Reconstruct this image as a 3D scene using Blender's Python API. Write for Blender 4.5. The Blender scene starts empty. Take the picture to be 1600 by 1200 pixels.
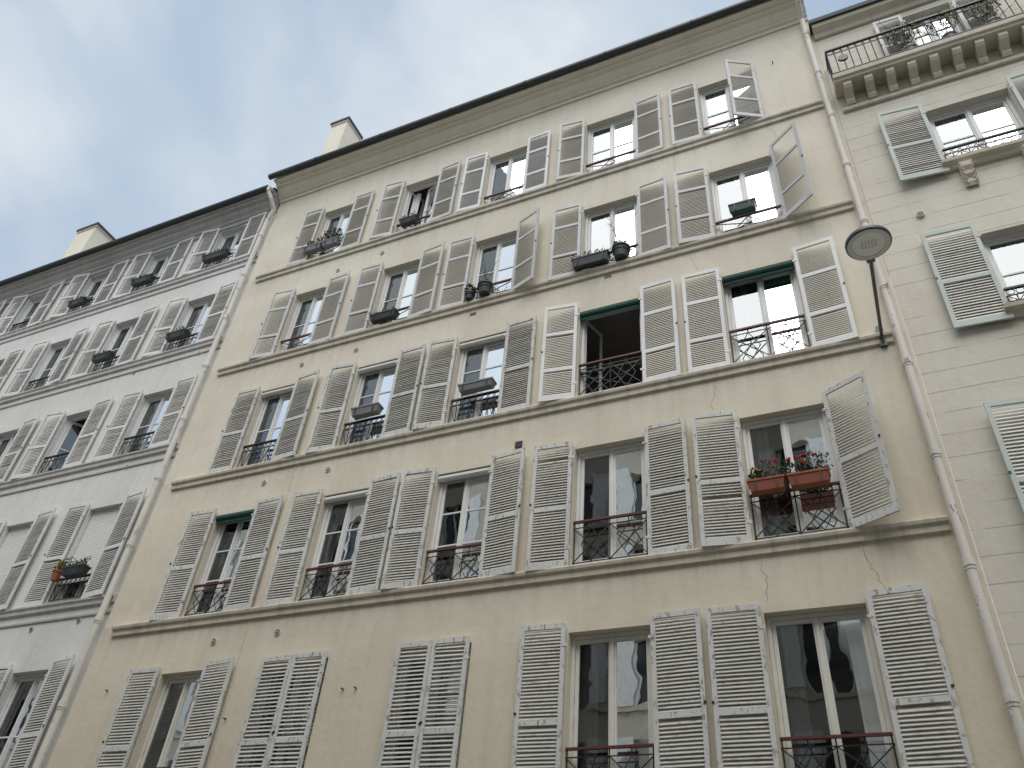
import bpy, math, random
from mathutils import Vector, Matrix
random.seed(7)
R=random.Random(11)
CZ=1.6
# ------------------------------------------------------------------ materials
def newmat(name):
    m=bpy.data.materials.new(name); m.use_nodes=True
    nt=m.node_tree; b=nt.nodes['Principled BSDF']
    return m,nt,b
def N(nt,t,**kw):
    n=nt.nodes.new(t)
    for k,v in kw.items():
        if k.startswith('_'): setattr(n,k[1:],v)
        else: n.inputs[k.replace('_',' ')].default_value=v
    return n
def noise(nt,vec,scale,detail=6,rough=0.6,dist=0.0,stretch=None):
    if stretch:
        mp=N(nt,'ShaderNodeMapping'); mp.inputs['Scale'].default_value=stretch
        nt.links.new(vec,mp.inputs['Vector']); vec=mp.outputs[0]
    n=N(nt,'ShaderNodeTexNoise'); n.inputs['Scale'].default_value=scale; n.inputs['Detail'].default_value=min(detail,5)
    n.inputs['Roughness'].default_value=rough; n.inputs['Distortion'].default_value=dist
    nt.links.new(vec,n.inputs['Vector']); return n.outputs['Fac']
def ramp(nt,fac,a,b,ca=(0,0,0,1),cb=(1,1,1,1)):
    r=N(nt,'ShaderNodeValToRGB'); e=r.color_ramp.elements
    e[0].position=a; e[1].position=b; e[0].color=ca; e[1].color=cb
    nt.links.new(fac,r.inputs[0]); return r.outputs[0]
def mix(nt,fac,a,b,mode='MIX'):
    m=N(nt,'ShaderNodeMix',_data_type='RGBA',_blend_type=mode)
    if isinstance(fac,(int,float)): m.inputs[0].default_value=fac
    else: nt.links.new(fac,m.inputs[0])
    for s,v in ((6,a),(7,b)):
        if isinstance(v,tuple): m.inputs[s].default_value=(*v[:3],1)
        else: nt.links.new(v,m.inputs[s])
    return m.outputs[2]
def bump(nt,b,h,strength,dist=0.02):
    n=N(nt,'ShaderNodeBump'); n.inputs['Strength'].default_value=strength; n.inputs['Distance'].default_value=dist
    nt.links.new(h,n.inputs['Height']); nt.links.new(n.outputs[0],b.inputs['Normal'])
def objc(nt): return N(nt,'ShaderNodeTexCoord').outputs['Object']
def mathn(nt,op,a,b=None,c=None):
    m=N(nt,'ShaderNodeMath',_operation=op)
    for i,v in enumerate((a,b,c)):
        if v is None: continue
        if isinstance(v,(int,float)): m.inputs[i].default_value=v
        else: nt.links.new(v,m.inputs[i])
    return m.outputs[0]

def stucco(name,base,dark,low=None,sills=None,joints=None,stain=0.5,band=0.5,patch=.12):
    m,nt,b=newmat(name); v=objc(nt)
    n1=noise(nt,v,0.55,5,0.62,0.4); c=mix(nt,ramp(nt,n1,0.35,0.68),base,tuple(x*y for x,y in zip(base,(0.90,0.885,0.86))))
    if patch:
        vo=N(nt,'ShaderNodeTexVoronoi'); vo.inputs['Scale'].default_value=0.45
        mp=N(nt,'ShaderNodeMapping'); mp.inputs['Scale'].default_value=(1,1,1.6); nt.links.new(v,mp.inputs['Vector'])
        ad=N(nt,'ShaderNodeVectorMath',_operation='ADD'); nt.links.new(mp.outputs[0],ad.inputs[0])
        nz=N(nt,'ShaderNodeTexNoise'); nz.inputs['Scale'].default_value=1.5; nt.links.new(v,nz.inputs['Vector']); nt.links.new(nz.outputs['Color'],ad.inputs[1]); nt.links.new(ad.outputs[0],vo.inputs['Vector'])
        sv=N(nt,'ShaderNodeSeparateXYZ'); nt.links.new(vo.outputs['Color'],sv.inputs[0])
        c=mix(nt,mathn(nt,'MULTIPLY',sv.outputs[0],patch),c,dark)
    sep=N(nt,'ShaderNodeSeparateXYZ'); nt.links.new(v,sep.inputs[0])
    if low:
        f=N(nt,'ShaderNodeMapRange'); f.inputs[1].default_value=15; f.inputs[2].default_value=4
        nt.links.new(sep.outputs[2],f.inputs[0]); c=mix(nt,f.outputs[0],c,low,'MULTIPLY')
    st=noise(nt,v,1.0,5,0.65,0.2,(5.0,1,0.35)); stf=ramp(nt,st,0.48,0.78)
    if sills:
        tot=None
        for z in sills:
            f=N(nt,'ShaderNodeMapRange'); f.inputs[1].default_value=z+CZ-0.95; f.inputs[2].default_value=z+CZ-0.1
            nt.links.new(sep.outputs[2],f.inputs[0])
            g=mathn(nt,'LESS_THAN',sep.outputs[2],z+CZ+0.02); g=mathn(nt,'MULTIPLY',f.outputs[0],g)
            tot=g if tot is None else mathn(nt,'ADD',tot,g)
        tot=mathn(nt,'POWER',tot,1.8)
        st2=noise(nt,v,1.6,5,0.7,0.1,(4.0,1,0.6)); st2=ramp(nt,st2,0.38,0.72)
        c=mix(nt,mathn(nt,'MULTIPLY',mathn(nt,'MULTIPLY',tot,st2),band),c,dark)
    c=mix(nt,mathn(nt,'MULTIPLY',stf,stain*0.42),c,dark)
    sp=noise(nt,v,9,5,0.7); c=mix(nt,mathn(nt,'MULTIPLY',ramp(nt,sp,0.56,0.78),0.25),c,dark)
    n3=noise(nt,v,7.0,5,0.62)
    h=mathn(nt,'MULTIPLY',n3,1.0)
    if joints:
        md=mathn(nt,'MODULO',mathn(nt,'ADD',sep.outputs[2],joints[1]),joints[0])
        wob=mathn(nt,'MULTIPLY',noise(nt,v,2.5,3,0.5),0.02)
        ln=mathn(nt,'LESS_THAN',mathn(nt,'ADD',md,wob),0.024)
        brk=ramp(nt,noise(nt,v,1.3,4,0.6),0.38,0.5)
        ln=mathn(nt,'MULTIPLY',ln,brk)
        c=mix(nt,mathn(nt,'MULTIPLY',ln,0.6),c,tuple(x*0.35 for x in base))
    nt.links.new(c,b.inputs['Base Color']); b.inputs['Roughness'].default_value=0.9
    b.inputs['Specular IOR Level'].default_value=0.2
    bump(nt,b,h,0.45,0.014); return m
def paint(name,base,dark,amt=0.35,scale=14,rough=0.55,lo=0.5,hi=0.7,stretch=(1,1,0.5)):
    m,nt,b=newmat(name); v=objc(nt)
    n1=noise(nt,v,scale,5,0.7,0.3,stretch); f=mathn(nt,'MULTIPLY',ramp(nt,n1,lo,hi),amt)
    c=mix(nt,f,base,dark)
    n2=noise(nt,v,1.1,3,0.5); c=mix(nt,mathn(nt,'MULTIPLY',ramp(nt,n2,.35,.65),0.4),c,tuple(x*0.76 for x in base))
    nt.links.new(c,b.inputs['Base Color']); b.inputs['Roughness'].default_value=rough
    b.inputs['Specular IOR Level'].default_value=0.3
    return m
def plain(name,col,rough=0.6,metal=0.0,var=0.25):
    m,nt,b=newmat(name); v=objc(nt)
    n1=noise(nt,v,6,4,0.6); c=mix(nt,mathn(nt,'MULTIPLY',n1,var*2),col,tuple(x*0.6 for x in col))
    nt.links.new(c,b.inputs['Base Color']); b.inputs['Roughness'].default_value=rough; b.inputs['Metallic'].default_value=metal
    return m
SILLS=[14.3,11.3,8.33,5.33]
M={}
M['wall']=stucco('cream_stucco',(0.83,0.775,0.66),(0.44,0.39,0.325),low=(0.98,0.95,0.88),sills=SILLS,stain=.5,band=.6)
M['trim']=stucco('cream_trim',(0.77,0.715,0.61),(0.33,0.30,0.255),low=(0.96,0.92,0.86),stain=1.6,patch=0)
M['cornice']=stucco('cream_cornice',(0.88,0.815,0.68),(0.50,0.45,0.37),stain=.5,patch=0)
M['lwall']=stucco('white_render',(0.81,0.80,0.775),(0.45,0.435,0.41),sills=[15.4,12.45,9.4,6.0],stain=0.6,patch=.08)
M['ltrim']=stucco('grey_stone_trim',(0.54,0.525,0.495),(0.3,0.29,0.27),stain=1.0,patch=0)
M['rwall']=stucco('scored_render',(0.78,0.735,0.645),(0.42,0.38,0.32),joints=(0.34,0.06),stain=0.5)
M['rtrim']=stucco('beige_stone',(0.72,0.66,0.55),(0.35,0.31,0.25),stain=1.0,patch=0)
M['owall']=stucco('opposite_stucco',(0.58,0.54,0.46),(0.3,0.27,0.22),patch=0)
M['s_white']=paint('shutter_white_paint',(0.87,0.87,0.86),(0.55,0.53,0.49),0.25)
M['s_grey']=paint('shutter_grey_paint',(0.68,0.68,0.675),(0.40,0.38,0.35),0.45)
M['sl_beige']=paint('shutter_slat_beige',(0.84,0.80,0.71),(0.56,0.51,0.43),0.3)
M['s_old']=paint('shutter_weathered_frame',(0.72,0.715,0.685),(0.27,0.235,0.19),0.85,20,0.8,0.55,0.60,(1,1,0.4))
M['sl_old']=paint('shutter_weathered_slat',(0.63,0.615,0.57),(0.32,0.285,0.235),0.8,9,0.8,0.55,0.64,(1,1,2.5))
M['s_lb']=paint('shutter_pale_paint',(0.82,0.815,0.79),(0.46,0.43,0.39),0.4,12,0.7,0.52,0.62)
M['sl_lb']=paint('shutter_pale_slat',(0.82,0.795,0.74),(0.5,0.46,0.40),0.4,12,0.7,0.52,0.62)
M['s_aqua']=paint('shutter_aqua_paint',(0.62,0.69,0.655),(0.70,0.68,0.62),0.85,10,0.7,0.47,0.55)
M['sl_white']=paint('shutter_white_slat',(0.80,0.79,0.74),(0.5,0.48,0.42),0.6,12,0.7)
M['frame']=paint('window_frame_white',(0.87,0.865,0.84),(0.55,0.52,0.48),0.25,9,0.4)
M['frame_cream']=paint('window_frame_cream',(0.82,0.79,0.71),(0.48,0.44,0.37),0.4,9,0.5)
M['frame_dark']=plain('frame_dark_wood',(0.13,0.10,0.08),0.5)
M['iron']=plain('black_iron',(0.025,0.025,0.027),0.45)
M['red']=plain('red_brown_handrail',(0.13,0.035,0.032),0.45)
M['zinc']=plain('zinc_dark',(0.05,0.053,0.055),0.5,0.0)
M['roof']=plain('zinc_roof',(0.28,0.29,0.30),0.4,0.3)
M['pipe']=paint('pipe_peeling_paint',(0.80,0.76,0.68),(0.28,0.22,0.17),0.9,7,0.6,0.60,0.64)
M['room']=plain('room_plaster',(0.42,0.40,0.37),0.9)
M['curtain']=plain('sheer_curtain',(0.84,0.83,0.81),0.9,0,.08)
M['blind']=plain('white_blind',(0.82,0.81,0.78),0.7,0,.1)
M['green']=plain('green_awning_cloth',(0.02,0.085,0.07),0.8)
M['dkplast']=plain('dark_planter_plastic',(0.05,0.055,0.055),0.5)
M['gyplast']=plain('grey_planter_plastic',(0.26,0.265,0.26),0.5)
M['grplast']=plain('green_planter_plastic',(0.03,0.07,0.055),0.45)
M['terra']=plain('terracotta',(0.38,0.12,0.065),0.75)
M['soil']=plain('soil',(0.04,0.03,0.02),1.0)
M['leaf']=plain('leaf_green',(0.075,0.13,0.04),0.6,0,0.6)
M['leaf2']=plain('leaf_dark',(0.035,0.065,0.025),0.6,0,0.6)
M['leafy']=plain('leaf_yellow',(0.40,0.33,0.06),0.6)
M['flower']=plain('red_petal',(0.65,0.025,0.03),0.6)
M['twig']=plain('twig_bark',(0.13,0.10,0.075),0.8)
M['crack']=plain('crack_dark',(0.38,0.33,0.27),0.9)
M['metal']=plain('lamp_grey_metal',(0.10,0.105,0.11),0.4,0.2)
M['lens']=plain('lamp_lens',(0.88,0.89,0.84),0.3,0,.04)
M['lensring']=plain('lamp_lens_ring',(0.72,0.73,0.70),0.35)
M['asphalt']=plain('asphalt',(0.065,0.065,0.066),0.9)
M['pave']=plain('pavement_stone',(0.34,0.33,0.31),0.85)
M['darkglass']=plain('opposite_window_glass',(0.03,0.035,0.04),0.05)
# glass
m=bpy.data.materials.new('window_glass'); m.use_nodes=True; nt=m.node_tree; nt.nodes.clear()
o=N(nt,'ShaderNodeOutputMaterial'); mx=N(nt,'ShaderNodeMixShader'); g=N(nt,'ShaderNodeBsdfGlossy'); g.inputs['Roughness'].default_value=0.0
g.inputs['Color'].default_value=(0.93,0.97,1,1); t=N(nt,'ShaderNodeBsdfTransparent'); t.inputs[0].default_value=(0.80,0.83,0.82,1)
fr=N(nt,'ShaderNodeFresnel'); fr.inputs[0].default_value=2.5
bp=N(nt,'ShaderNodeBump'); bp.inputs['Strength'].default_value=0.14; bp.inputs['Distance'].default_value=0.03
nt.links.new(noise(nt,objc(nt),1.6,2,0.4),bp.inputs['Height'])
nt.links.new(bp.outputs[0],g.inputs['Normal'])
nt.links.new(fr.outputs[0],mx.inputs[0]); nt.links.new(t.outputs[0],mx.inputs[1]); nt.links.new(g.outputs[0],mx.inputs[2]); nt.links.new(mx.outputs[0],o.inputs[0])
M['glass']=m
# ------------------------------------------------------------------ mesh builder
class MB:
    def __init__(s): s.v=[];s.f=[];s.m=[];s.mats=[]
    def mi(s,k):
        if k not in s.mats: s.mats.append(k)
        return s.mats.index(k)
    def quad(s,pts,k):
        i=len(s.v); s.v+= [tuple(p) for p in pts]; s.f.append(tuple(range(i,i+len(pts)))); s.m.append(s.mi(k))
    def hexa(s,c,k):
        i=len(s.v); s.v+=[tuple(p) for p in c]; a=s.mi(k)
        for f in ((0,1,2,3),(7,6,5,4),(0,4,5,1),(1,5,6,2),(2,6,7,3),(3,7,4,0)):
            s.f.append(tuple(i+j for j in f)); s.m.append(a)
    def box(s,x0,x1,y0,y1,z0,z1,k):
        s.hexa([(x0,y0,z0),(x1,y0,z0),(x1,y1,z0),(x0,y1,z0),(x0,y0,z1),(x1,y0,z1),(x1,y1,z1),(x0,y1,z1)],k)
    def bar(s,p,q,r,k,n=4,r2=None):
        p=Vector(p);q=Vector(q);d=(q-p)
        if d.length<1e-6: return
        d.normalize(); a=d.orthogonal().normalized()
        if abs(d.z)<0.99: a=d.cross(Vector((0,0,1))).normalized()
        b=d.cross(a); i=len(s.v); r2=r if r2 is None else r2
        off=math.pi/n
        for c,rr in ((p,r),(q,r2)):
            for j in range(n):
                t=2*math.pi*j/n+off; s.v.append(tuple(c+a*rr*math.cos(t)+b*rr*math.sin(t)))
        k=s.mi(k)
        for j in range(n):
            s.f.append((i+j,i+(j+1)%n,i+n+(j+1)%n,i+n+j)); s.m.append(k)
        s.f.append(tuple(i+j for j in range(n))); s.m.append(k); s.f.append(tuple(i+n+j for j in range(n))[::-1]); s.m.append(k)
    def path(s,pts,r,k,n=4):
        for a,b in zip(pts,pts[1:]): s.bar(a,b,r,k,n)
    def profile(s,prof,x0,x1,k):
        i=len(s.v);n=len(prof)
        for x in (x0,x1):
            for y,z in prof: s.v.append((x,y,z))
        k=s.mi(k)
        for j in range(n-1): s.f.append((i+j,i+j+1,i+n+j+1,i+n+j)); s.m.append(k)
        s.f.append(tuple(range(i,i+n))); s.m.append(k); s.f.append(tuple(range(i+n,i+2*n))[::-1]); s.m.append(k)
    def make(s,name,parent=None,smooth=False,off=(0,0,CZ)):
        me=bpy.data.meshes.new(name)
        me.from_pydata([(x+off[0],y+off[1],z+off[2]) for x,y,z in s.v],[],s.f)
        for k in s.mats: me.materials.append(M[k])
        me.polygons.foreach_set('material_index',s.m)
        if smooth: me.polygons.foreach_set('use_smooth',[True]*len(s.f))
        me.update()
        ob=bpy.data.objects.new(name,me); bpy.context.collection.objects.link(ob)
        if parent: ob.parent=parent
        return ob
def empty(name):
    e=bpy.data.objects.new(name,None); bpy.context.collection.objects.link(e); return e
# ------------------------------------------------------------------ facade parts
def facade(mb,x0,x1,z0,z1,ops,k,y=0.0,s=1,depth=0.24,revk=None):
    xs=sorted(set([x0,x1]+[o[0] for o in ops]+[o[1] for o in ops])); zs=sorted(set([z0,z1]+[o[2] for o in ops]+[o[3] for o in ops]))
    for a,b in zip(xs,xs[1:]):
        for c,d in zip(zs,zs[1:]):
            mx_,mz=(a+b)/2,(c+d)/2
            if any(o[0]<mx_<o[1] and o[2]<mz<o[3] for o in ops): continue
            mb.quad([(a,y,c),(b,y,c),(b,y,d),(a,y,d)],k)
    Y=y+s*depth; rk=revk or k
    for a,b,c,d in [o[:4] for o in ops]:
        mb.quad([(a,y,c),(a,y,d),(a,Y,d),(a,Y,c)],rk); mb.quad([(b,y,c),(b,Y,c),(b,Y,d),(b,y,d)],rk)
        mb.quad([(a,y,d),(b,y,d),(b,Y,d),(a,Y,d)],rk); mb.quad([(a,y,c),(a,Y,c),(b,Y,c),(b,y,c)],rk)
def sheet_curtain(mb,a,b,c,d,y,k='curtain'):
    n=max(6,int((b-a)/0.03)); ph=R.random()*6
    pts=[(a+(b-a)*i/n, y+0.018*math.sin(i*1.7+ph)+0.008*math.sin(i*0.6+ph)) for i in range(n+1)]
    for (xa,ya),(xb,yb) in zip(pts,pts[1:]): mb.quad([(xa,ya,c),(xb,yb,c),(xb,yb,d),(xa,ya,d)],k)
def casement(mb,ox,y,w,z0,z1,ang,side,bars,k,gl='glass'):
    ca,sa=math.cos(ang),math.sin(ang)
    def P(u,n,z): return (ox+side*(u*ca-n*sa), y+u*sa+n*ca, z)
    def bx(u0,u1,za,zb,n0,n1,kk):
        mb.hexa([P(u0,n0,za),P(u1,n0,za),P(u1,n1,za),P(u0,n1,za),P(u0,n0,zb),P(u1,n0,zb),P(u1,n1,zb),P(u0,n1,zb)],kk)
    s=0.05
    bx(0,s,z0,z1,0,0.04,k); bx(w-s,w,z0,z1,0.001,0.041,k); bx(s,w-s,z0,z0+0.09,0.002,0.038,k); bx(s,w-s,z1-0.055,z1,0.002,0.038,k)
    for i in range(bars):
        z=z0+0.09+(z1-z0-0.145)*(i+1)/(bars+1); bx(s,w-s,z-0.013,z+0.013,0.006,0.034,k)
    mb.quad([P(s,0.02,z0+0.09),P(w-s,0.02,z0+0.09),P(w-s,0.02,z1-0.055),P(s,0.02,z1-0.055)],gl)
def window(mb,a,b,c,d,y=0.2,bars=2,k='frame',openang=(0,0),cur=0,box=0.0):
    f=0.05; e=0.003
    mb.box(a+e,a+f,y-0.03,y+0.05,c+e,d-e,k); mb.box(b-f,b-e,y-0.03,y+0.05,c+e,d-e,k)
    mb.box(a+f,b-f,y-0.028,y+0.05,d-f,d-e,k); mb.box(a+f,b-f,y-0.028,y+0.05,c+e,c+f,k)
    z0=c+f+0.004; z1=d-f-0.004
    w=(b-a-2*f)/2-0.004
    casement(mb,a+f+0.003,y,w,z0,z1,openang[0],1,bars,k); casement(mb,b-f-0.003,y,w,z0,z1,openang[1],-1,bars,k)
    if openang==(0,0): mb.box((a+b)/2-0.022,(a+b)/2+0.022,y-0.018,y-0.002,z0,z1,k)
    D=2.6; X0,X1=a-0.35,b+0.35; Z0,Z1=c-0.25,d+0.3; Y0=y+0.07; Y1=y+D
    for q in ([(X0,Y0,Z0),(X0,Y1,Z0),(X0,Y1,Z1),(X0,Y0,Z1)],[(X1,Y0,Z0),(X1,Y1,Z0),(X1,Y1,Z1),(X1,Y0,Z1)],[(X0,Y1,Z0),(X1,Y1,Z0),(X1,Y1,Z1),(X0,Y1,Z1)],
              [(X0,Y0,Z1),(X1,Y0,Z1),(X1,Y1,Z1),(X0,Y1,Z1)],[(X0,Y0,Z0),(X1,Y0,Z0),(X1,Y1,Z0),(X0,Y1,Z0)]): mb.quad(q,'room')
    mb.box(X0,a,Y0-0.004,Y0-0.001,Z0,Z1,'room'); mb.box(b,X1,Y0-0.004,Y0-0.001,Z0,Z1,'room'); mb.box(a,b,Y0-0.004,Y0-0.001,d,Z1,'room'); mb.box(a,b,Y0-0.004,Y0-0.001,Z0,c,'room')
    W=b-a; cy=y+.085
    if cur==1: sheet_curtain(mb,a+.05,a+.05+W*.42,c+.05,d-.05,cy); sheet_curtain(mb,b-.05-W*.42,b-.05,c+.05,d-.05,cy)
    elif cur==2: sheet_curtain(mb,a+.05,b-.05,c+.05,d-.05,cy)
    elif cur==3: sheet_curtain(mb,a+.05,a+.05+W*.24,c+.05,d-.05,cy+.05); sheet_curtain(mb,b-.05-W*.2,b-.05,c+.05,d-.05,cy+.05)
    elif cur==4: sheet_curtain(mb,a+.05,b-.05,c+.05,c+(d-c)*.5,cy)
    elif cur==5:
        z=c+.1
        while z<d-.1: mb.quad([(a+.06,y+.1,z),(b-.06,y+.1,z),(b-.06,y+.12,z+.03),(a+.06,y+.12,z+.03)],'blind'); z+=.038
    elif cur==6: sheet_curtain(mb,a+.05,a+.05+W*.42,c+.05,d-.05,cy)
    if box:
        mb.bar((a+0.01,y-0.09,d-0.065),(b-0.01,y-0.09,d-0.065),0.055,'blind',10)
def shutter(mb,hx,side,z0,z1,w,th,kf,ks,y0=-0.035,rails=(0.45,),pitch=0.044,old=0.0,gap=.68):
    ca,sa=math.cos(th),math.sin(th)
    T=0.036; lean=R.uniform(-.006,.006) if old else 0
    def P(u,n,z): return (hx+side*u*ca-side*n*sa, y0-u*sa-n*ca, z+lean*u*3)
    def bx(u0,u1,za,zb,n0,n1,k,tilt=0.0,sh=0.0):
        mb.hexa([P(u0,n0,za),P(u1,n0,za+sh),P(u1,n1,za+tilt+sh),P(u0,n1,za+tilt),P(u0,n0,zb),P(u1,n0,zb+sh),P(u1,n1,zb+tilt+sh),P(u0,n1,zb+tilt)],k)
    s=0.058; u0=0.012
    bx(u0,u0+s,z0,z1,0,T,kf); bx(w-s,w,z0,z1,0.0005,T+0.0005,kf)
    zz=[(z0,z0+0.10)]+[(z0+(z1-z0)*r-0.032,z0+(z1-z0)*r+0.032) for r in rails]+[(z1-0.07,z1)]
    for a,b in zz: bx(u0+s,w-s,a,b,0.002,T-0.002,kf)
    rise=pitch*gap
    for (a0,a1),(b0,b1) in zip(zz,zz[1:]):
        z=a1+0.004
        while z<b0-rise-0.008:
            if not (old and R.random()<old*0.08):
                sh=(R.random()-.5)*0.022 if (old and R.random()<old) else (R.random()-.5)*0.003
                t=-rise*(1+(R.random()-.5)*(0.4 if old else 0.08))
                bx(u0+s-0.004,w-s+0.004,z-t,z-t+0.008,0.006,T-0.009,ks,t,sh)
            z+=pitch
    for zz_ in (z0+0.3,z1-0.3): bx(-0.02,0.05,zz_-0.02,zz_+0.02,T,T+0.006,kf)
    bx(w-.02,w+.012,(z0+z1)/2-.015,(z0+z1)/2+.015,T,T+.01,'iron')
def rail(mb,a,b,z,h,kind='x',y=0.04,hand='red'):
    mb.box(a+.005,b-.005,y-0.022,y+0.022,z+h-0.018,z+h+0.012,hand)
    r=0.009
    if kind=='x':
        n=max(2,round((b-a)/0.52)); z1=z+h-0.1; z0=z+0.07
        mb.bar((a,y,z1),(b,y,z1),r,'iron'); mb.bar((a,y,z0),(b,y,z0),r,'iron')
        for i in range(n):
            p=a+(b-a)*i/n; q=a+(b-a)*(i+1)/n; mm=(p+q)/2; zm=(z0+z1)/2
            mb.bar((p,y,z0),(q,y+.006,z1),r,'iron'); mb.bar((p,y,z1),(q,y-.006,z0),r,'iron')
            for sx in (1,-1):
                mb.bar((mm,y,z1),(mm+sx*(q-p)*.28,y,zm),r*.8,'iron'); mb.bar((mm,y,z0),(mm+sx*(q-p)*.28,y,zm),r*.8,'iron')
            if i: mb.bar((p,y,z+.02),(p,y,z+h-.02),r,'iron')
            mb.bar((mm-.0,y,z1),(mm,y,z+h-.02),r,'iron')
        for p in (a+.02,b-.02): mb.bar((p,y,z),(p,y,z+h),r,'iron')
    elif kind=='long':
        mb.bar((a,y,z+.04),(b,y,z+h-.03),r,'iron'); mb.bar((a,y+.01,z+h-.03),(b,y+.01,z+.04),r,'iron')
        mb.bar((a,y,z+.04),(b,y,z+.04),r,'iron'); mm=(a+b)/2
        mb.bar((mm,y,z+h-.04),(mm-.2,y,z+h*.45),r,'iron');mb.bar((mm,y,z+h-.04),(mm+.2,y,z+h*.45),r,'iron')
    else:
        n=max(4,round((b-a)/0.12)); z1=z+h-0.13; z0=z+.06
        for q in (z0,z1): mb.bar((a,y,q),(b,y,q),r*1.2,'iron')
        for i in range(n+1):
            p=a+.01+(b-a-.02)*i/n; mb.bar((p,y,z0),(p,y,z1),r,'iron')
            if i<n:
                q=a+.01+(b-a-.02)*(i+1)/n; mm=(p+q)/2
                for k2 in range(8):
                    t0=2*math.pi*k2/8; t1=2*math.pi*(k2+1)/8; rr=(q-p)*.45
                    mb.bar((mm+rr*math.cos(t0),y,z+h-.07+rr*.9*math.sin(t0)),(mm+rr*math.cos(t1),y,z+h-.07+rr*.9*math.sin(t1)),r*.7,'iron')
                if i%2: mb.bar((p,y,z0),(q,y,z1),r*.7,'iron')
                else: mb.bar((p,y,z1),(q,y,z0),r*.7,'iron')
# ------------------------------------------------------------------ MAIN BUILDING
main=empty('apartment_building')
cols=[(-10.82,-9.92),(-8.45,-7.5),(-6.2,-5.22),(-3.8,-2.7),(-1.3,-0.15)]
rows=[(14.3,16.2),(11.3,13.2),(8.33,10.32),(5.33,7.35),(2.25,4.4)]
ops=[]
for ri,(z0,z1) in enumerate(rows):
    for ci,(a,b) in enumerate(cols):
        if ri==4 and ci in (1,2): a,b=(-8.78,-7.58) if ci==1 else (-6.38,-5.22)
        ops.append((a,b,z0,z1))
for a,b in cols: ops.append((a,b,-1.2,0.9))
mb=MB(); facade(mb,-12.6,1.12,-1.6,17.9,ops,'wall')
mb.quad([(1.12,0,-1.6),(1.12,10,-1.6),(1.12,10,17.9),(1.12,0,17.9)],'wall'); mb.quad([(-12.6,0,-1.6),(-12.6,10,-1.6),(-12.6,10,19.9),(-12.6,0,17.9)],'wall')
mb.make('walls',main)
mb=MB()
for s in SILLS:
    mb.profile([(0,s-.17),(-.045,s-.165),(-.05,s-.075),(-.085,s-.06),(-.095,s-.02),(-.09,s+.0),(0,s+.012)],-12.3,0.93,'trim')
mb.profile([(0,17.36),(-.04,17.36),(-.045,17.44),(-.10,17.47),(-.105,17.5),(-.15,17.54),(-.21,17.61),(-.25,17.70),(-.33,17.71),(-.335,17.78),(-.47,17.80),(-.475,17.86),(0,17.9)],-12.62,1.12,'cornice')
mb.make('string_courses_and_cornice',main)
mb=MB()
g=[]
for i in range(9):
    t=math.pi*i/8; g.append((-.555+.075*math.cos(t+math.pi), 17.90-.085*math.sin(t)))
mb.profile([(-.63,17.93)]+g+[(-.48,17.93)],-12.72,1.05,'zinc')
mb.quad([(-12.6,-.48,17.92),(1.12,-.48,17.92),(1.12,4.5,20.6),(-12.6,4.5,20.6)],'roof')
mb.quad([(-12.6,4.5,20.6),(1.12,4.5,20.6),(1.12,10,17.9),(-12.6,10,17.9)],'roof')
for x in range(14): mb.bar((-12.2+x,-.62,17.93),(-12.2+x,-.40,17.90),.012,'zinc')
for x in range(7): mb.bar((-11.2+x*2,-.555,17.895),(-11.16+x*2,-.555,17.895),.09,'zinc',16)
mb.make('roof_and_gutter',main)
def chimney(nm,par,x0,x1,y0,y1,zb,zt):
    mb=MB(); mb.box(x0,x1,y0,y1,zb,zt-.08,'cornice'); mb.box(x0-.03,x1+.03,y0-.03,y1+.03,zt-.08,zt,'rtrim'); mb.box(x0-.06,x1+.06,y0-.06,y1+.06,zt,zt+.09,'zinc')
    for i in range(3):
        xx=x0+(x1-x0)*(i+.5)/3; mb.bar((xx,(y0+y1)/2,zt+.05),(xx,(y0+y1)/2,zt+.22),.07,'zinc',10,.055)
    mb.make(nm,par)
chimney('chimney',main,-12.5,-11.93,0.6,1.3,17.9,21.95)
mb=MB()
spec={
(0,0):(1,'frame',(0,0),2,0),(0,1):(1,'frame',(1.1,0.25),3,0),(0,2):(0,'frame',(0,0),2,0),(0,3):(1,'frame',(0,0),2,0),(0,4):(1,'frame',(0,0),2,0),
(1,0):(1,'frame',(0,0),2,0),(1,1):(1,'frame',(0,0),1,0),(1,2):(1,'frame',(0,0),2,0),(1,3):(0,'frame',(0,0),2,0),(1,4):(0,'frame',(0,0),1,0),
(2,0):(1,'frame',(0,0),2,1),(2,1):(2,'frame',(0,0),1,1),(2,2):(2,'frame',(0,0),2,1),(2,3):(0,'frame',(1.25,1.45),0,0),(2,4):(0,'frame',(0,0),3,0),
(3,0):(2,'frame',(0,0),0,0),(3,1):(2,'frame',(0,0),0,1),(3,2):(2,'frame',(0,0),0,1),(3,3):(0,'frame',(0,0),0,0),(3,4):(0,'frame',(0,0),3,0),
(4,0):(0,'frame_cream',(0,0),5,0),(4,1):(1,'frame',(0,0),0,0),(4,2):(1,'frame',(0,0),0,0),(4,3):(0,'frame_cream',(0,0),3,0),(4,4):(0,'frame_cream',(0,0),3,0)}
for ri,(z0,z1) in enumerate(rows):
    for ci,(a,b) in enumerate(cols):
        if ri==4 and ci in (1,2): a,b=(-8.78,-7.58) if ci==1 else (-6.38,-5.22)
        s=spec[(ri,ci)]; window(mb,a,b,z0+(.03 if ri else .02),z1,0.15,s[0],s[1],s[2],s[3],s[4])
for a,b in cols: window(mb,a,b,-1.2,.9,.19,1)
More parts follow.
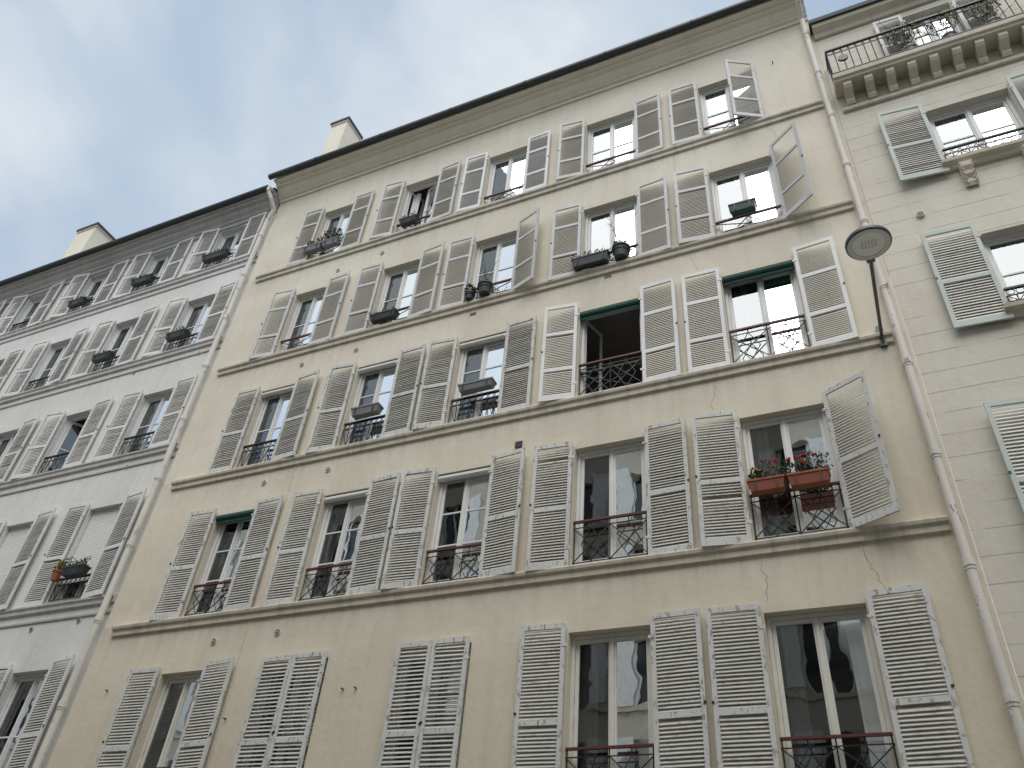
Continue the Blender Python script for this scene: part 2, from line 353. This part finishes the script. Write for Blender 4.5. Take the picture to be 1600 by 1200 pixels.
for a,b,z in ((-3.8,-2.7,10.25),(-1.3,-.15,10.25),(-10.82,-9.92,7.3)):
    mb.bar((a+.01,.02,z-.02),(b-.01,.02,z-.02),.065,'green',12); mb.box(a+.02,b-.02,-.0,.01,z-.13,z-.03,'green')
mb.make('windows',main)
mb=MB()
for ci,(a,b) in enumerate(cols):
    rail(mb,a,b,14.31,.42,'long'); rail(mb,a,b,11.31,.45,'long')
    if ci<3: rail(mb,a,b,8.35,.58,'d',hand='iron' if ci!=2 else 'red')
    else: rail(mb,a,b,8.35,.74,'x')
    rail(mb,a,b,5.35,.72 if ci>2 else .60,'x')
    if ci in (0,3,4): rail(mb,a,b,2.3,.66,'x')
rail(mb,-3.8,-2.7,8.35,.58,'long',y=.07,hand='iron')
mb.make('window_guard_rails',main)
def pair(mb,a,b,z0,z1,w,kf,ks,old=0,tL=None,tR=None,rails=(.45,),pitch=.044,wR=None,y0=-.035,gap=.68):
    tl=R.choice((R.uniform(.01,.05),R.uniform(.03,.12))) if tL is None else tL; tr=R.choice((R.uniform(.01,.05),R.uniform(.03,.12))) if tR is None else tR
    if tl is not False: shutter(mb,a-.01,-1,z0+R.uniform(-.015,.015),z1+R.uniform(-.015,.015),w,tl,kf,ks,rails=rails,pitch=pitch,old=old,y0=y0,gap=gap)
    if tr is not False: shutter(mb,b+.01,1,z0+R.uniform(-.015,.015),z1+R.uniform(-.015,.015),wR or w,tr,kf,ks,rails=rails,pitch=pitch,old=old,y0=y0,gap=gap)
wd=[.60,.60,.60,.62,.64]
mb=MB()
k6=[('s_grey','sl_beige'),('s_grey','sl_beige'),('s_white','s_white'),('s_grey','sl_beige'),('s_grey','sl_beige')]
for ci,(a,b) in enumerate(cols):
    kf,ks=k6[ci]; tr=None if ci<4 else False
    pair(mb,a,b,14.33,16.38,wd[ci]-.03,kf,ks,0.0,tR=tr,rails=(.3,.7),pitch=.038,gap=.86)
    pair(mb,a,b,11.28,13.38,wd[ci]-.01,'s_grey','sl_beige',0,tR={4:.62,2:.34}.get(ci),rails=(.3,.7),pitch=.038,gap=.86)
    if ci>=3: pair(mb,a,b,8.32,10.5,wd[ci],'s_white','sl_beige',0,rails=(.3,.68),pitch=.038,gap=.86,tL=.12 if ci==3 else .03)
    else: pair(mb,a,b,8.32,10.42,wd[ci],'s_old','sl_old',.04)
    pair(mb,a,b,5.32,7.47,wd[ci]+.01,'s_old','sl_old',.12,tR=.46 if ci==4 else None,pitch=.046)
    if ci in (1,2):
        a2,b2=(-8.78,-7.58) if ci==1 else (-6.38,-5.22); w=(b2-a2)/2
        shutter(mb,a2,1,2.2,4.47,w-.005,.02,'s_old','sl_old',y0=-.03,old=.2,pitch=.056,gap=.5); shutter(mb,b2,-1,2.2,4.47,w-.005,.03,'s_old','sl_old',y0=-.03,old=.2,pitch=.056,gap=.5)
    else: pair(mb,a,b,2.2,4.5,wd[ci]+.02,'s_old','sl_old',.12,pitch=.046)
shutter(mb,-.13,-1,14.33,16.38,.6,.48,'s_grey','sl_beige',rails=(.3,.7),pitch=.038,y0=-.03,gap=.86)
mb.make('louvred_shutters',main)
def pipe(nm,par,pts,r=.052,k='pipe',collars=1.5,z1=17.3,z0=-1.6,x=0,y=-.1):
    mb=MB(); mb.path(pts,r,k,14)
    z=z1-.6
    while z>z0+.3:
        mb.bar((x,y,z-.05),(x,y,z+.05),r*1.28,k,14); mb.box(x-.012,x+.012,y,0,z-.02,z+.02,k)
        mb.bar((x,y,z-.09),(x,y,z-.05),r*1.12,k,14)
        z-=collars
    mb.make(nm,par,smooth=False)
pipe('drainpipe',main,[(1.0,-.5,17.84),(1.0,-.5,17.66),(1.0,-.1,17.3),(1.0,-.1,-1.6)],x=1.0)
mb=MB()
for x,z in ((-9.92,4.86),(-8.66,4.89),(-9.94,7.9),(-8.52,7.91),(-9.78,13.65),(-8.62,13.8),(-8.62,10.84),(-9.95,10.82)):
    mb.bar((x,-.018,z),(x,.0,z),.055,'rtrim',16); mb.bar((x,-.021,z),(x,-.017,z),.04,'frame_dark',16); mb.bar((x,-.026,z),(x,-.02,z),.018,'rtrim',10)
mb.box(-4.83,-4.71,-.02,.0,7.58,7.70,'iron')
for x,z in ((-6.0,11.0),(-3.28,11.06)):
    for k_ in range(3): mb.box(x-.06+k_*.045,x-.03+k_*.045,-.012,0,z-.03,z+.03,'iron')
mb.make('vent_grilles',main)
mb=MB()
def crack(x,z,zend,drift=0.0,w=.0026):
    r=random.Random(int(x*100+z*7)); y=-.003; p=[(x,z)]
    while z>zend:
        z-=r.uniform(.02,.06); x+=r.uniform(-.03,.03)+drift; p.append((x,z))
    for (xa,za),(xb,zb) in zip(p,p[1:]):
        ww=w*r.uniform(.5,1.4); mb.quad([(xa-ww,y,za),(xa+ww,y,za),(xb+ww,y,zb),(xb-ww,y,zb)],'crack')
crack(-1.6,8.1,7.6,.003); crack(-.05,5.1,4.5,.006,.003); crack(-1.25,5.1,4.6,.006,.003); crack(-1.8,11.1,10.6,.006); crack(-.1,14.1,13.7,.012,.003); crack(-1.9,14.1,13.6)
mb.box(-9.31,-9.295,-.012,0,-1.6,8.14,'rtrim')
for x,z in ((-7.2,3.9),(-6.98,3.9),(-9.2,3.6),(.25,16.2),(-11.9,4.2)): mb.bar((x,-.05,z),(x,0,z),.012,'iron',6)
mb.make('cracks_and_cable',main)

# ------------------------------------------------------------------ LEFT BUILDING
lb=empty('white_apartment_building')
Y=0.04
lrows=[(15.43,17.02),(12.5,14.3),(9.45,11.2),(6.05,8.15),(2.5,4.72)]
lcols=[(-14.55,-13.55),(-17.05,-16.1),(-19.5,-18.55),(-22.1,-21.15),(-24.6,-23.65),(-27.1,-26.15)]
ops=[(a,b,z0,z1) for a,b in lcols for z0,z1 in lrows]
mb=MB(); facade(mb,-32,-12.6,-1.6,17.6,ops,'lwall',y=Y)
mb.quad([(-32,0,-1.6),(-32,10,-1.6),(-32,10,17.6),(-32,0,17.6)],'lwall'); mb.make('walls',lb)
mb=MB()
for s in (15.4,12.46,9.41,6.0):
    mb.profile([(Y,s-.13),(-.01,s-.125),(-.02,s-.05),(-.05,s-.03),(-.055,s),(Y,s+.012)],-32,-12.66,'lwall')
    mb.profile([(Y,s-.34),(.015,s-.335),(.012,s-.30),(Y,s-.29)],-32,-12.66,'ltrim')
mb.profile([(Y,17.06),(0,17.06),(-.01,17.16),(-.06,17.2),(-.07,17.26),(-.16,17.34),(-.2,17.44),(-.28,17.45),(-.29,17.54),(-.36,17.55),(-.36,17.6),(Y,17.62)],-32,-12.64,'ltrim')
mb.make('string_courses_and_cornice',lb)
mb=MB()
g=[(-.43+.07*math.cos(math.pi*i/8+math.pi),17.64-.08*math.sin(math.pi*i/8)) for i in range(9)]
mb.profile([(-.5,17.66)]+g+[(-.36,17.66)],-32,-12.75,'zinc')
mb.quad([(-32,-.36,17.65),(-12.62,-.36,17.65),(-12.62,4.5,20.0),(-32,4.5,20.0)],'roof'); mb.quad([(-32,4.5,20.0),(-12.62,4.5,20.0),(-12.62,10,17.6),(-32,10,17.6)],'roof')
mb.make('roof_and_gutter',lb)
chimney('chimney',lb,-23.0,-22.1,0.6,1.4,17.6,21.2)
mb=MB()
for ci,(a,b) in enumerate(lcols):
    for ri,(z0,z1) in enumerate(lrows):
        if ri==3 and ci<3:
            window(mb,a,b,z0+.02,z1,Y+.19,0,'frame')
            z=z0+.45
            while z<z1-.02: mb.box(a+.01,b-.01,Y+.10,Y+.115,z,z+.05,'blind'); z+=.056
        else: window(mb,a,b,z0+.02,z1,Y+.15,R.choice((1,1,2)),'frame',(0,0) if R.random()<.7 else (1.0,.6),R.choice((2,2,1,6,0)))
mb.make('windows',lb)
mb=MB()
for ci,(a,b) in enumerate(lcols):
    for ri,(z0,z1) in enumerate(lrows): rail(mb,a,b,z0+.02,.42 if ri<2 else .5,'d',y=Y+.03,hand='iron')
mb.make('window_guard_rails',lb)
mb=MB()
for ci,(a,b) in enumerate(lcols):
    for ri,(z0,z1) in enumerate(lrows):
        pair(mb,a,b,z0-.04,z1+.14,.60,'s_lb','sl_lb' if ri<3 else 'sl_old',.02,rails=(.45,),pitch=.045,y0=Y-.035,gap=.74)
mb.make('louvred_shutters',lb)
pipe('drainpipe',lb,[(-12.72,-.43,17.6),(-12.72,-.43,17.46),(-12.62,-.30,17.2),(-12.60,-.12,16.95),(-12.72,-.09,16.6),(-12.72,-.09,-1.6)],x=-12.72,y=-.09,z1=16.6,r=.058)
mb=MB()
for x,z in ((-14.6,5.55),(-13.4,5.6),(-14.0,9.1),(-15.3,12.1),(-13.3,12.15)): mb.bar((x,Y-.018,z),(x,Y,z),.05,'ltrim',14); mb.bar((x,Y-.022,z),(x,Y-.017,z),.035,'frame_dark',14)
mb.make('vent_grilles',lb)

# ------------------------------------------------------------------ RIGHT BUILDING
rb=empty('scored_stucco_building')
rops=[(2.42,3.68,11.55,13.1),(2.42,3.68,8.3,9.85),(2.42,3.68,4.9,6.6),(2.42,3.68,1.4,3.6),(2.72,3.55,14.55,16.3)]
rops+= [(a+2.9,b+2.9,c,d) for a,b,c,d in rops]
mb=MB(); facade(mb,1.125,9,-1.6,16.75,rops,'rwall',y=.01)
mb.quad([(9,0,-1.6),(9,10,-1.6),(9,10,16.7),(9,0,16.7)],'rwall'); mb.quad([(1.125,.01,16),(1.125,10,16),(1.125,10,16.75),(1.125,.01,16.75)],'rwall'); mb.make('walls',rb)
mb=MB()
mb.profile([(0,14.28),(-.36,14.28),(-.37,14.33),(-.41,14.35),(-.42,14.45),(-.39,14.47),(0,14.475)],1.18,9,'rtrim')
mb.profile([(0,13.78),(-.05,13.79),(-.06,13.86),(-.03,13.88),(0,13.88)],1.22,9,'rtrim')
x=1.32
while x<8.9:
    pr=[(0,13.9),(-.08,13.9),(-.12,13.96),(-.11,14.02),(-.16,14.06),(-.28,14.12),(-.32,14.18),(-.32,14.275),(0,14.275)]
    mb.profile(pr,x,x+.14,'rtrim'); x+=.36
for a,b,c,d in rops:
    if c>14: continue
    mb.profile([(0,c-.16),(-.06,c-.15),(-.1,c-.08),(-.16,c-.06),(-.17,c),(0,c+.01)],a-.1,b+.1,'rtrim')
    for q0,q1 in ((a-.07,a-.002),(b+.002,b+.07)): mb.box(q0,q1,-.012,.008,c+.012,d,'rwall')
    mb.box(a-.07,b+.07,-.016,.008,d+.002,d+.07,'rwall')
for cx in (2.62,3.5,5.5,6.4):
    pr=[(0,10.95),(-.04,10.93),(-.07,11.0),(-.06,11.08),(-.11,11.14),(-.12,11.22),(-.16,11.28),(-.17,11.38),(0,11.385)]
    mb.profile(pr,cx-.09,cx+.09,'rtrim')
    for s_ in (-1,1):
        for k_ in range(5): mb.bar((cx+s_*.05,-.05-.02*k_,10.98+.08*k_),(cx+s_*.09,-.09-.02*k_,11.02+.08*k_),.022,'rtrim',8,.012)
mb.profile([(0,16.5),(-.05,16.5),(-.08,16.6),(-.2,16.66),(-.22,16.74),(0,16.75)],1.13,9,'rtrim')
mb.profile([(0,16.75),(-.27,16.755),(-.29,16.84),(-.02,16.85)],1.08,9,'zinc')
mb.quad([(1.1,0,16.8),(9,0,16.8),(9,2.5,19.3),(1.1,2.5,19.3)],'roof'); mb.quad([(1.1,2.5,19.3),(9,2.5,19.3),(9,10,19.3),(1.1,10,19.3)],'roof')
mb.make('mouldings_and_balcony_slab',rb)
mb=MB()
y=-.37
mb.box(1.19,9,y-.025,y+.025,15.33,15.37,'iron'); mb.bar((1.2,y,15.2),(9,y,15.2),.01,'iron'); mb.bar((1.2,y,14.55),(9,y,14.55),.012,'iron')
x=1.2
while x<9:
    mb.bar((x,y,14.47),(x,y,15.35),.009,'iron')
    for k2 in range(8):
        t0=2*math.pi*k2/8; t1=2*math.pi*(k2+1)/8; rr=.055
        mb.bar((x+.065+rr*math.cos(t0),y,15.265+rr*math.sin(t0)),(x+.065+rr*math.cos(t1),y,15.265+rr*math.sin(t1)),.006,'iron')
    x+=.13
for q in (15.2,14.55): mb.bar((1.2,y,q),(1.2,0,q),.01,'iron')
mb.box(1.18,1.22,y,0,15.33,15.365,'iron')
for k2 in range(3): mb.bar((1.2,y+.09*(k2+1),14.5),(1.2,y+.09*(k2+1),15.35),.009,'iron')
for a,b,c,d in rops:
    if c<14: rail(mb,a-.02,b+.02,c+.01,.30,'d',y=-.10,hand='iron')
mb.make('balcony_and_window_rails',rb)
mb=MB()
for a,b,c,d in rops: window(mb,a,b,c+.02,d,.15,1 if c<14 else 2,'frame',(0,0),1 if c>8 else 2)
mb.make('windows',rb)
mb=MB()
for a,b,c,d in rops:
    if c>14: pair(mb,a,b,c,d,.52,'s_lb','s_lb',0,pitch=.05)
    else: pair(mb,a,b,c-.2,d+.2,.73,'s_aqua','sl_white',.03,pitch=.052,y0=-.05,tR=.03)
mb.make('louvred_shutters',rb)
mb=MB(); mb.bar((1.8,-.03,10.6),(1.8,.01,10.6),.06,'rtrim',14); mb.bar((1.8,-.034,10.6),(1.8,-.028,10.6),.045,'frame_dark',14); mb.bar((1.45,-.4,14.95),(1.45,-.36,14.95),.09,'iron',14); mb.make('vent_grilles',rb)

# ------------------------------------------------------------------ OPPOSITE SIDE OF STREET
ob=empty('apartment_building')
OY=-13.2; OH=17.6
ops=[(x,x+1.05,z,z+1.95) for x in [(-34+2.45*i) for i in range(22)] for z in (-.9,2.2,5.3,8.3,11.3,14.3)]
mb=MB(); facade(mb,-36,20,-1.6,OH,ops,'owall',y=OY,s=-1)
for a,b,c,d in ops: mb.quad([(a,OY-.2,c),(b,OY-.2,c),(b,OY-.2,d),(a,OY-.2,d)],'darkglass'); mb.box((a+b)/2-.05,(a+b)/2+.05,OY-.19,OY-.15,c,d,'frame'); mb.box(a,a+.07,OY-.19,OY-.15,c,d,'frame'); mb.box(b-.07,b,OY-.19,OY-.15,c,d,'frame')
for a,b,c,d in ops:
    for s_ in (a-.55,b+.02): mb.box(s_,s_+.53,OY+.003,OY+.04,c,d+.1,'s_lb')
for z in (2.1,5.2,8.2,11.2,14.2): mb.box(-36,20,OY+.002,OY+.08,z-.1,z,'owall')
mb.box(-36,20,OY+.002,OY+.35,OH-.3,OH,'owall')
mb.quad([(-36,OY+.3,OH+.02),(20,OY+.3,OH+.02),(20,OY-4,OH+2),(-36,OY-4,OH+2)],'roof')
mb.quad([(-36,OY-4,OH+2),(20,OY-4,OH+2),(20,OY-9,OH),(-36,OY-9,OH)],'roof')
mb.quad([(-36,OY,-1.6),(-36,OY-9,-1.6),(-36,OY-9,OH),(-36,OY,OH)],'owall'); mb.quad([(20,OY,-1.6),(20,OY-9,-1.6),(20,OY-9,OH),(20,OY,OH)],'owall')
mb.quad([(-36,OY-9,-1.6),(20,OY-9,-1.6),(20,OY-9,OH),(-36,OY-9,OH)],'owall')
mb.make('facade_and_roof',ob)

# ------------------------------------------------------------------ ground
mb=MB(); mb.quad([(-400,-400,-1.62),(400,-400,-1.62),(400,400,-1.62),(-400,400,-1.62)],'asphalt'); mb.make('ground')
mb=MB(); mb.quad([(-200,-10.9,-1.61),(200,-10.9,-1.61),(200,-2.0,-1.61),(-200,-2.0,-1.61)],'asphalt'); mb.make('road')
mb=MB(); mb.box(-60,40,-2.0,-.01,-1.615,-1.48,'pave'); mb.box(-60,40,-13.19,-10.9,-1.615,-1.48,'pave'); mb.make('pavement')

# ------------------------------------------------------------------ street lamp
mb=MB()
lx,lz=.79,8.27; ly=-1.86
mb.box(lx-.045,lx+.045,-.05,-.001,lz-.16,lz+.22,'metal')
mb.bar((lx,-.03,lz+.0),(lx,ly+.28,lz+.02),.024,'metal',12); mb.bar((lx,-.03,lz-.12),(lx,-.26,lz+.0),.012,'metal',8)
n=48
def ring(r,z): return [(lx+r*math.cos(2*math.pi*i/n),ly+r*math.sin(2*math.pi*i/n),z) for i in range(n)]
lay=[(.195,lz-.022,'lens'),(.20,lz-.03,'lensring'),(.255,lz-.03,'lensring'),(.275,lz-.015,'metal'),(.275,lz+.025,'metal'),(.2,lz+.06,'metal'),(.05,lz+.075,'metal')]
mb.quad(ring(.195,lz-.022),'lens')
for (r0,z0,_),(r1,z1,k) in zip(lay,lay[1:]):
    A=ring(r0,z0);B=ring(r1,z1)
    for i in range(n): j=(i+1)%n; mb.quad([A[i],A[j],B[j],B[i]],k)
mb.quad(ring(.05,lz+.075),'metal')
for i in range(5):
    for j in range(3): mb.box(lx-.09+i*.04,lx-.066+i*.04,ly-.06+j*.045,ly-.036+j*.045,lz-.0265,lz-.0225,'lensring')
mb.box(lx-.05,lx+.05,ly+.24,ly+.32,lz-.02,lz+.05,'metal')
mb.make('street_lamp')

# ------------------------------------------------------------------ plants
def leaves(mb,c,rx,ry,rz,n,k,size=.03,rnd=R):
    for _ in range(n):
        while True:
            p=Vector((rnd.uniform(-1,1),rnd.uniform(-1,1),rnd.uniform(-1,1)))
            if p.length<1: break
        p=Vector((c[0]+p.x*rx,c[1]+p.y*ry,c[2]+p.z*rz)); a=Vector((rnd.gauss(0,1),rnd.gauss(0,1),rnd.gauss(0,1))).normalized(); b=a.orthogonal().normalized()
        s=size*rnd.uniform(.6,1.4); mb.quad([p-a*s,p+b*s*.5,p+a*s,p-b*s*.5],k)
def trough(mb,x0,x1,y0,y1,z0,h,k):
    t=.025
    mb.hexa([(x0+t,y0+t,z0),(x1-t,y0+t,z0),(x1-t,y1-t,z0),(x0+t,y1-t,z0),(x0,y0,z0+h-.03),(x1,y0,z0+h-.03),(x1,y1,z0+h-.03),(x0,y1,z0+h-.03)],k)
    mb.box(x0-.01,x1+.01,y0-.01,y1+.01,z0+h-.03,z0+h,k); mb.box(x0+.015,x1-.015,y0+.015,y1-.015,z0+h,z0+h+.003,'soil')
def pot(mb,x,y,z,r,h,k):
    mb.bar((x,y,z),(x,y,z+h),r*.72,k,18,r); mb.bar((x,y,z+h-.03),(x,y,z+h+.005),r*1.08,k,18); mb.bar((x,y,z+h+.006),(x,y,z+h+.01),r*.9,'soil',18)
def twigs(mb,x,y,z,h,n,lean=.25):
    for i in range(n):
        p=Vector((x+R.uniform(-.03,.03),y,z)); d=Vector((R.uniform(-lean,lean),R.uniform(-lean,lean)*.5,1)).normalized(); L=h*R.uniform(.6,1)
        q=p
        for s in range(5):
            d=(d+Vector((R.uniform(-.18,.18),R.uniform(-.1,.1),0))).normalized(); q2=q+d*L/5; mb.bar(q,q2,.008*(1-s*.15),'twig',4,.008*(1-(s+1)*.15))
            if s>0:
                e=q2+(d+Vector((R.uniform(-.9,.9),R.uniform(-.5,.5),.2))).normalized()*L*.18; mb.bar(q2,e,.005,'twig',4,.002)
            q=q2
def planter(nm,x0,x1,z,k,h=.17,yc=-.09,leaf=0,red=0,yellow=0,hh=.12,dep=.09,lk='leaf'):
    mb=MB(); trough(mb,x0,x1,yc-dep,yc+dep,z,h,k)
    for q in (x0+.1,x1-.1): mb.box(q-.008,q+.008,yc-dep-.012,yc+dep+.03,z+h-.06,z+h-.045,'iron'); mb.box(q-.008,q+.008,yc-dep-.014,yc-dep-.002,z-.01,z+h-.045,'iron')
    if leaf:
        n=max(2,int((x1-x0)/.10))
        for i in range(n):
            cx=x0+(x1-x0)*(i+.5)/n+R.uniform(-.04,.04); hz=hh*R.uniform(.4,1.5)
            for j in range(4):
                e=(cx+R.uniform(-.1,.1),yc+R.uniform(-.1,.05),z+h+hz*1.5); mb.bar((cx,yc,z+h),e,.003,'leaf2'); leaves(mb,e,.04,.04,.03,int(leaf/6),lk,.022)
            leaves(mb,(cx,yc-.02,z+h+hz*.6),.11,.11,hz*.8,int(leaf*.6),lk,.024); leaves(mb,(cx,yc-.02,z+h+hz*.3),.10,.1,hz*.6,leaf//2,'leaf2',.024)
    for _ in range(red):
        c=(R.uniform(x0,x1),yc+R.uniform(-.12,.06),z+h+R.uniform(.08,.30)); mb.bar((c[0],yc,z+h),c,.003,'leaf'); leaves(mb,c,.03,.03,.026,34,'flower',.018)
    for _ in range(yellow):
        c=(R.uniform(x0,x0+(x1-x0)*.8),yc+R.uniform(-.1,.05),z+h+R.uniform(.02,.2)); leaves(mb,c,.05,.05,.04,26,'leafy',.02)
    return mb.make(nm)
planter('geranium_planter',-1.27,-.80,6.0,'terra',.17,-.11,55,4,8,.12)
planter('geranium_planter',-.76,-.25,6.0,'terra',.17,-.11,70,11,1,.15)
planter('flower_planter',-10.95,-10.42,14.55,'gyplast',.16,-.1,40,2,0,.08); planter('flower_planter',-10.38,-9.95,14.55,'gyplast',.16,-.1,90,3,0,.2)
planter('flower_planter',-8.25,-7.8,14.48,'dkplast',.15,-.08,20,0,0,.06)
planter('flower_planter',-8.35,-7.75,11.42,'dkplast',.16,-.09,14,0,0,.05)
planter('flower_planter',-8.2,-7.62,8.93,'gyplast',.17,-.09,0); planter('flower_planter',-5.98,-5.32,8.95,'gyplast',.14,-.08,0)
planter('flower_planter',-1.0,-.55,11.68,'grplast',.17,-.12,0)
planter('flower_planter',-3.92,-3.22,11.34,'dkplast',.2,-.13,30,0,0,.06,lk='leaf2')
def potted(nm,x,z,r,h,k,tw=0,leafn=0,lh=.2,yc=-.1,twh=.5):
    mb=MB(); pot(mb,x,yc,z,r,h,k)
    if tw: twigs(mb,x,yc,z+h,twh,tw)
    if leafn: leaves(mb,(x,yc,z+h+lh*.6),r*1.2,r*1.2,lh,leafn,'leaf2',.03)
    for s in range(0,12):
        a=2*math.pi*s/12;b=2*math.pi*(s+1)/12; mb.bar((x+r*.95*math.cos(a),yc+r*.95*math.sin(a),z+h*.6),(x+r*.95*math.cos(b),yc+r*.95*math.sin(b),z+h*.6),.006,'iron')
    mb.bar((x,yc,z+h*.6),(x,.04,z+h*.6),.006,'iron'); return mb.make(nm)
potted('potted_plant',-3.0,11.34,.16,.26,'dkplast',9,30,.1,twh=1.0)
potted('potted_plant',-5.75,11.36,.15,.24,'dkplast',7,25,.1,twh=.7); potted('potted_plant',-6.08,11.33,.1,.16,'dkplast',0,150,.16)
for x0,x1,z in ((-14.5,-13.7,15.6),(-17.0,-16.3,15.58),(-14.45,-13.85,12.75),(-16.9,-16.3,12.75),(-19.4,-18.8,15.55)): planter('flower_planter',x0,x1,z,'dkplast',.18,-.1,18,0,0,.05,lk='leaf2')
planter('flower_planter',-14.2,-13.65,6.5,'dkplast',.17,-.1,30,0,0,.08)
mb=MB(); pot(mb,-14.42,-.1,6.45,.09,.2,'terra'); leaves(mb,(-14.42,-.1,6.75),.1,.1,.1,90,'leafy',.03); leaves(mb,(-14.42,-.1,6.78),.1,.1,.12,70,'leaf',.03); mb.make('potted_plant')
for bx,hh in ((2.55,.55),(3.9,.6),(3.2,.5)):
    mb=MB(); pot(mb,bx,-.22,14.48,.14,.24,'gyplast'); twigs(mb,bx,-.24,14.7,hh+.45,9,.6); leaves(mb,(bx,-.24,15.0+hh*.6),.30,.14,hh*.7,300,'leaf',.03); leaves(mb,(bx+.1,-.3,15.3),.2,.14,.2,120,'leafy',.03); mb.make('balcony_plant')

# ------------------------------------------------------------------ camera
yaw,pi_,ro=-0.4808054672549527,0.6924519515707905,0.10207682573503
cy,sy=math.cos(yaw),math.sin(yaw); cp,sp=math.cos(pi_),math.sin(pi_)
F=Vector((sy*cp,cy*cp,sp)); r0=Vector((cy,-sy,0)); u0=r0.cross(F)
Rt=r0*math.cos(ro)+u0*math.sin(ro); Up=-r0*math.sin(ro)+u0*math.cos(ro)
cam=bpy.data.cameras.new('camera'); co=bpy.data.objects.new('camera',cam); bpy.context.collection.objects.link(co)
cam.sensor_width=36; cam.lens=36*1276.8/1600; cam.clip_end=2000; cam.clip_start=.05
mt=Matrix((Rt,Up,-F)).transposed().to_4x4(); mt.translation=(0,-9.6,CZ); co.matrix_world=mt
bpy.context.scene.camera=co
# ------------------------------------------------------------------ light
el=math.radians(60); az=math.radians(165)
sd=Vector((math.sin(az)*math.cos(el),math.cos(az)*math.cos(el),math.sin(el)))
sun=bpy.data.lights.new('sun','SUN'); sun.energy=2.3; sun.angle=math.radians(50); sun.color=(1,.975,.935)
so=bpy.data.objects.new('sun',sun); bpy.context.collection.objects.link(so); so.rotation_euler=sd.to_track_quat('Z','Y').to_euler()
w=bpy.data.worlds.new('World'); bpy.context.scene.world=w; w.use_nodes=True; nt=w.node_tree; bg=nt.nodes['Background']
sky=N(nt,'ShaderNodeTexSky',_sky_type='NISHITA'); sky.sun_disc=False; sky.sun_elevation=el; sky.sun_rotation=az; sky.dust_density=1.5
tc=N(nt,'ShaderNodeTexCoord').outputs['Generated']
n1=noise(nt,tc,1.9,5,.52,.3,(1,1,1.5)); n2=noise(nt,tc,2.6,5,.5,.3,(1,1.3,1))
cl=mix(nt,ramp(nt,n2,.36,.62),(4.2,4.8,5.35),(5.6,5.85,6.0))
hz=mix(nt,0.68,sky.outputs[0],(3.3,4.2,5.3))
c=mix(nt,ramp(nt,n1,.36,.60),hz,cl)
nt.links.new(c,bg.inputs[0]); bg.inputs[1].default_value=0.15
bpy.context.scene.view_settings.view_transform='Standard'; bpy.context.scene.view_settings.look='None'; bpy.context.scene.view_settings.exposure=0
